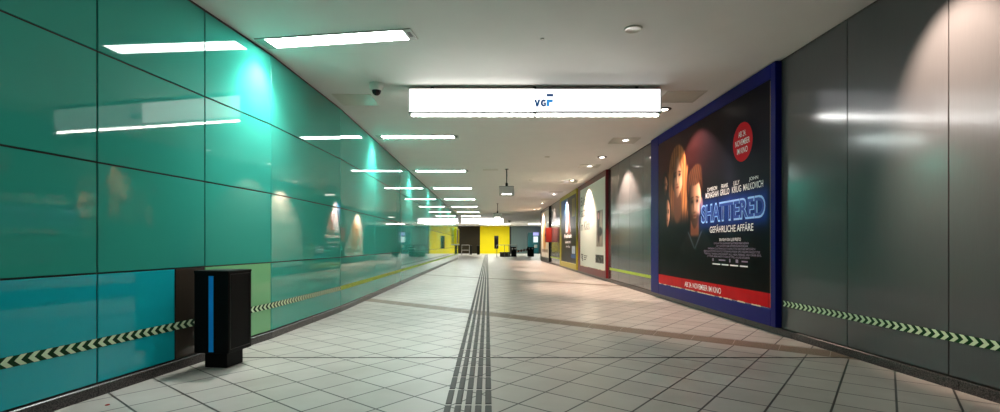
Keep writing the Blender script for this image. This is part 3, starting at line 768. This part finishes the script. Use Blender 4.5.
# hanging boxes on poles
def pole_box(x, Y, label):
    t = thing('hanging_projector', (x, Y, H), 0, label, 'hanging box', 'pole-hung boxes')
    m = MB(); m.lathe([(0.05,-0.0005),(0.05,-0.012),(0.018,-0.02)], 16); m.tube((0,0,-0.015), (0,0,-0.46), 0.016); m.build('pole', 'metal_dark', t)
    m = MB(); m.lathe([(0.02,-0.36),(0.034,-0.37),(0.034,-0.455),(0.02,-0.462)], 16); m.build('sleeve', 'bin_black', t)
    m = MB(); m.bbox(-0.195, 0.195, -0.14, 0.14, -0.70, -0.462, 0.012); bo = m.build('housing', 'metal_light', t)
    m = MB()
    for k in range(4): m.bbox(-0.125+k*0.065, -0.075+k*0.065, -0.148, -0.139, -0.688, -0.660, 0.003)
    m.build('lamp_strip', 'lamp_dim', bo)
    m = MB(); m.bbox(-0.20, 0.20, -0.145, 0.145, -0.474, -0.464, 0.003); m.build('top_plate', 'metal_dark', bo)
    return t
pole_box(0.175, 12.65, 'grey box on a thin ceiling pole past the lit sign, the larger of two')
pole_box(-0.12, 23.3, 'grey box hung on a thin pole farther off, the smaller of two')

# far linear lamps beyond the walls, two of them added to brighten the end
def far_lamp(x0, x1, Y, label):
    t = thing('ceiling_light', (x0, Y, H), 0, label, 'ceiling light', 'linear lamps by the far walls')
    L = x1-x0
    m = MB(); m.bbox(0, L, -0.13, -0.115, -0.02, -0.0005, 0.003); m.bbox(0, L, 0.115, 0.13, -0.02, -0.0005, 0.003); m.build('housing', 'metal_light', t)
    MB().box(0.01, L-0.01, -0.115, 0.115, -0.016, -0.001).build('diffuser', 'far_light', t)
far_lamp(2.75, 4.4, 46.0, 'white linear lamp before the grey far wall on the right')
far_lamp(-1.9, 0.9, 47.0, 'added white linear lamp brightening the yellow far wall')  # added fill lamp that brightens the yellow wall
far_lamp(-6.4, -4.4, 47.0, 'added white linear lamp brightening the far left, before the dark brown wall')  # added fill lamp, lifts the far end from the left
# ------------------------------------------------------------------ far hall furniture
t = thing('handrail', (0, 37.2, 0), 0, 'steel handrail on posts in front of the yellow wall', 'handrail')
m = MB(); m.tube((-0.24,0,0.93), (1.28,0,0.93), 0.022); m.tube((-0.24,0,0.93), (-0.30,-0.0,0.72), 0.022); m.tube((1.28,0,0.93), (1.30,0,0.60), 0.022); m.build('rail', 'steel', t)
for x in (-0.24, 0.35, 0.68, 1.26): MB().tube((x,0,0), (x,0,0.92), 0.020).build('post', 'metal_dark' if x < 0 else 'steel', t)
t = thing('stone_bench', (0.42, 38.6, 0), 0, 'low dark stone block behind the steel handrail', 'bench')
MB().bbox(-0.42, 0.42, -0.2, 0.25, 0, 0.30, 0.01).build('base', 'stone_grey', t)
MB().bbox(-0.44, 0.44, -0.22, 0.27, 0.30, 0.37, 0.01).build('top', 'stone_grey', t)
t = thing('road_barrier', (1.80, 39.2, 0), 0, 'red and white striped barrier board held between two black pedestals before the grey wall', 'barrier')
for x, y_, w2 in ((-0.70, -0.2, 0.21), (0.70, 0.4, 0.26)):
    pd = MB().bbox(x-w2, x+w2, y_-0.2, y_+0.2, 0, 0.56, 0.03).build('pedestal', 'bin_black', t)
    MB().bbox(x-w2-0.03, x+w2+0.03, y_-0.23, y_+0.23, 0.56, 0.78, 0.05).build('pedestal_head', 'bin_black', pd)
    for s_ in (-1, 1): MB().bbox(x+s_*w2*0.5-0.05, x+s_*w2*0.5+0.05, y_-0.24, y_-0.228, 0.60, 0.68, 0.004).build('reflector', 'white_plastic', pd)
m = MB(); A = Vector((-0.50, -0.21, 0.40)); B = Vector((0.45, 0.3, 0.56)); N = 8
for k in range(N):
    p0 = A.lerp(B, k/N); p1 = A.lerp(B, (k+1)/N); dz = Vector((0,0,0.075)); dy = Vector((0,0.02,0))
    m.add([p0-dz-dy, p1-dz-dy, p1+dz-dy, p0+dz-dy, p0-dz+dy, p1-dz+dy, p1+dz+dy, p0+dz+dy], [(0,1,2,3),(5,4,7,6),(3,2,6,7),(1,0,4,5),(0,3,7,4),(2,1,5,6)], k % 2)
m.build('striped_board', ['white_plastic', 'red_plastic'], t)
t = thing('ticket_machine', (3.52, 51.7, 0), 0, 'teal machine with blue top sign and pale screen before the grey far wall', 'ticket machine')
MB().bbox(-0.55, 0.0, -0.2, 0.29, 0, 2.25, 0.02).build('cabinet', 'teal_paint', t)
bo = MB().bbox(0.0, 0.58, -0.25, 0.29, 0, 1.92, 0.02).build('body', 'teal_paint', t)
MB().bbox(0.03, 0.50, -0.262, -0.249, 1.20, 1.82, 0.005).build('screen', 'pale_screen', bo)
MB().bbox(0.10, 0.44, -0.262, -0.249, 0.62, 0.95, 0.005).build('tray', 'metal_light', bo)
MB().bbox(0.0, 0.58, -0.27, 0.29, 1.93, 2.25, 0.02).build('sign', 'blue_sign', t)
# gates by the brown wall
def gate_rail(x, Y, label):
    t = thing('gate_rail', (x, Y, 0), 0, label, 'railing')
    m = MB(); m.tube((-0.36,0,0.92), (0.36,0,0.92), 0.03); m.tube((-0.36,0,0.45), (0.36,0,0.45), 0.02); m.build('rail', 'steel', t)
    for s in (-0.36, 0.36): MB().tube((s,0,0), (s,0,0.94), 0.035).build('post', 'steel', t)
gate_rail(-3.20, 45.0, 'short steel railing before the dark brown wall on the left')
for k, (x, lab) in enumerate(((-2.78, 'slim black post beside the short steel railing'), (-2.08, 'black post at the left edge of the yellow wall'))):
    t = thing('gate_post', (x, 46.5, 0), 0, lab, 'post', 'black gate posts')
    MB().bbox(-0.08-0.05*k, 0.08+0.05*k, -0.08, 0.08, 0, 0.86, 0.015).build('shaft', 'bin_black', t)
    MB().bbox(-0.10-0.05*k, 0.10+0.05*k, -0.10, 0.10, 0.86, 0.90, 0.01).build('cap', 'metal_dark', t)

# scraps on the floor
def scrap(px, py, s, mat, label):
    Z = 470.5/(py-244.5); X = (px-500)/485*Z; m = MB(); r = random.Random(px)
    pts = [(X+s*math.cos(k*PI/3.5)*r.uniform(.5, 1.2), Z+s*math.sin(k*PI/3.5)*r.uniform(.5, 1.2), 0.002+0.006*r.random()) for k in range(7)]
    m.add([(X, Z, 0.007)]+pts+[(x, y, 0.0005) for x, y, _ in pts], [(0,1+k,1+(k+1) % 7) for k in range(7)]+[(1+k,8+k,8+(k+1) % 7,1+(k+1) % 7) for k in range(7)])
    tag(m.build('litter_scrap', mat), label, 'litter')
scrap(108, 405, 0.014, 'red_scrap', 'tiny red scrap lying on the floor tiles left of the bin')
scrap(290, 330.5, 0.022, 'paper', 'tiny pale scrap on the floor beside the teal wall right of the bin')

# ------------------------------------------------------------------ world, camera
wd = bpy.data.worlds.new('World'); S.world = wd; wd.use_nodes = True
wd.node_tree.nodes['Background'].inputs['Color'].default_value = (0.9, 1.0, 1.0, 1)
wd.node_tree.nodes['Background'].inputs['Strength'].default_value = 0.05
cam = bpy.data.cameras.new('Camera'); co = bpy.data.objects.new('Camera', cam); COL.objects.link(co)
co.location = (0, 0, CAM_Z); co.rotation_euler = (PI/2, 0, 0)
cam.sensor_width = 36; cam.lens = 0.485*36; cam.shift_y = 0.0385; cam.clip_end = 200; cam.clip_start = 0.05
S.camera = co
vs = S.view_settings
S.display_settings.display_device = 'sRGB'
vs.view_transform = 'Standard'; vs.look = 'None'; vs.exposure = 1.15; vs.gamma = 1.0; vs.use_curve_mapping = False
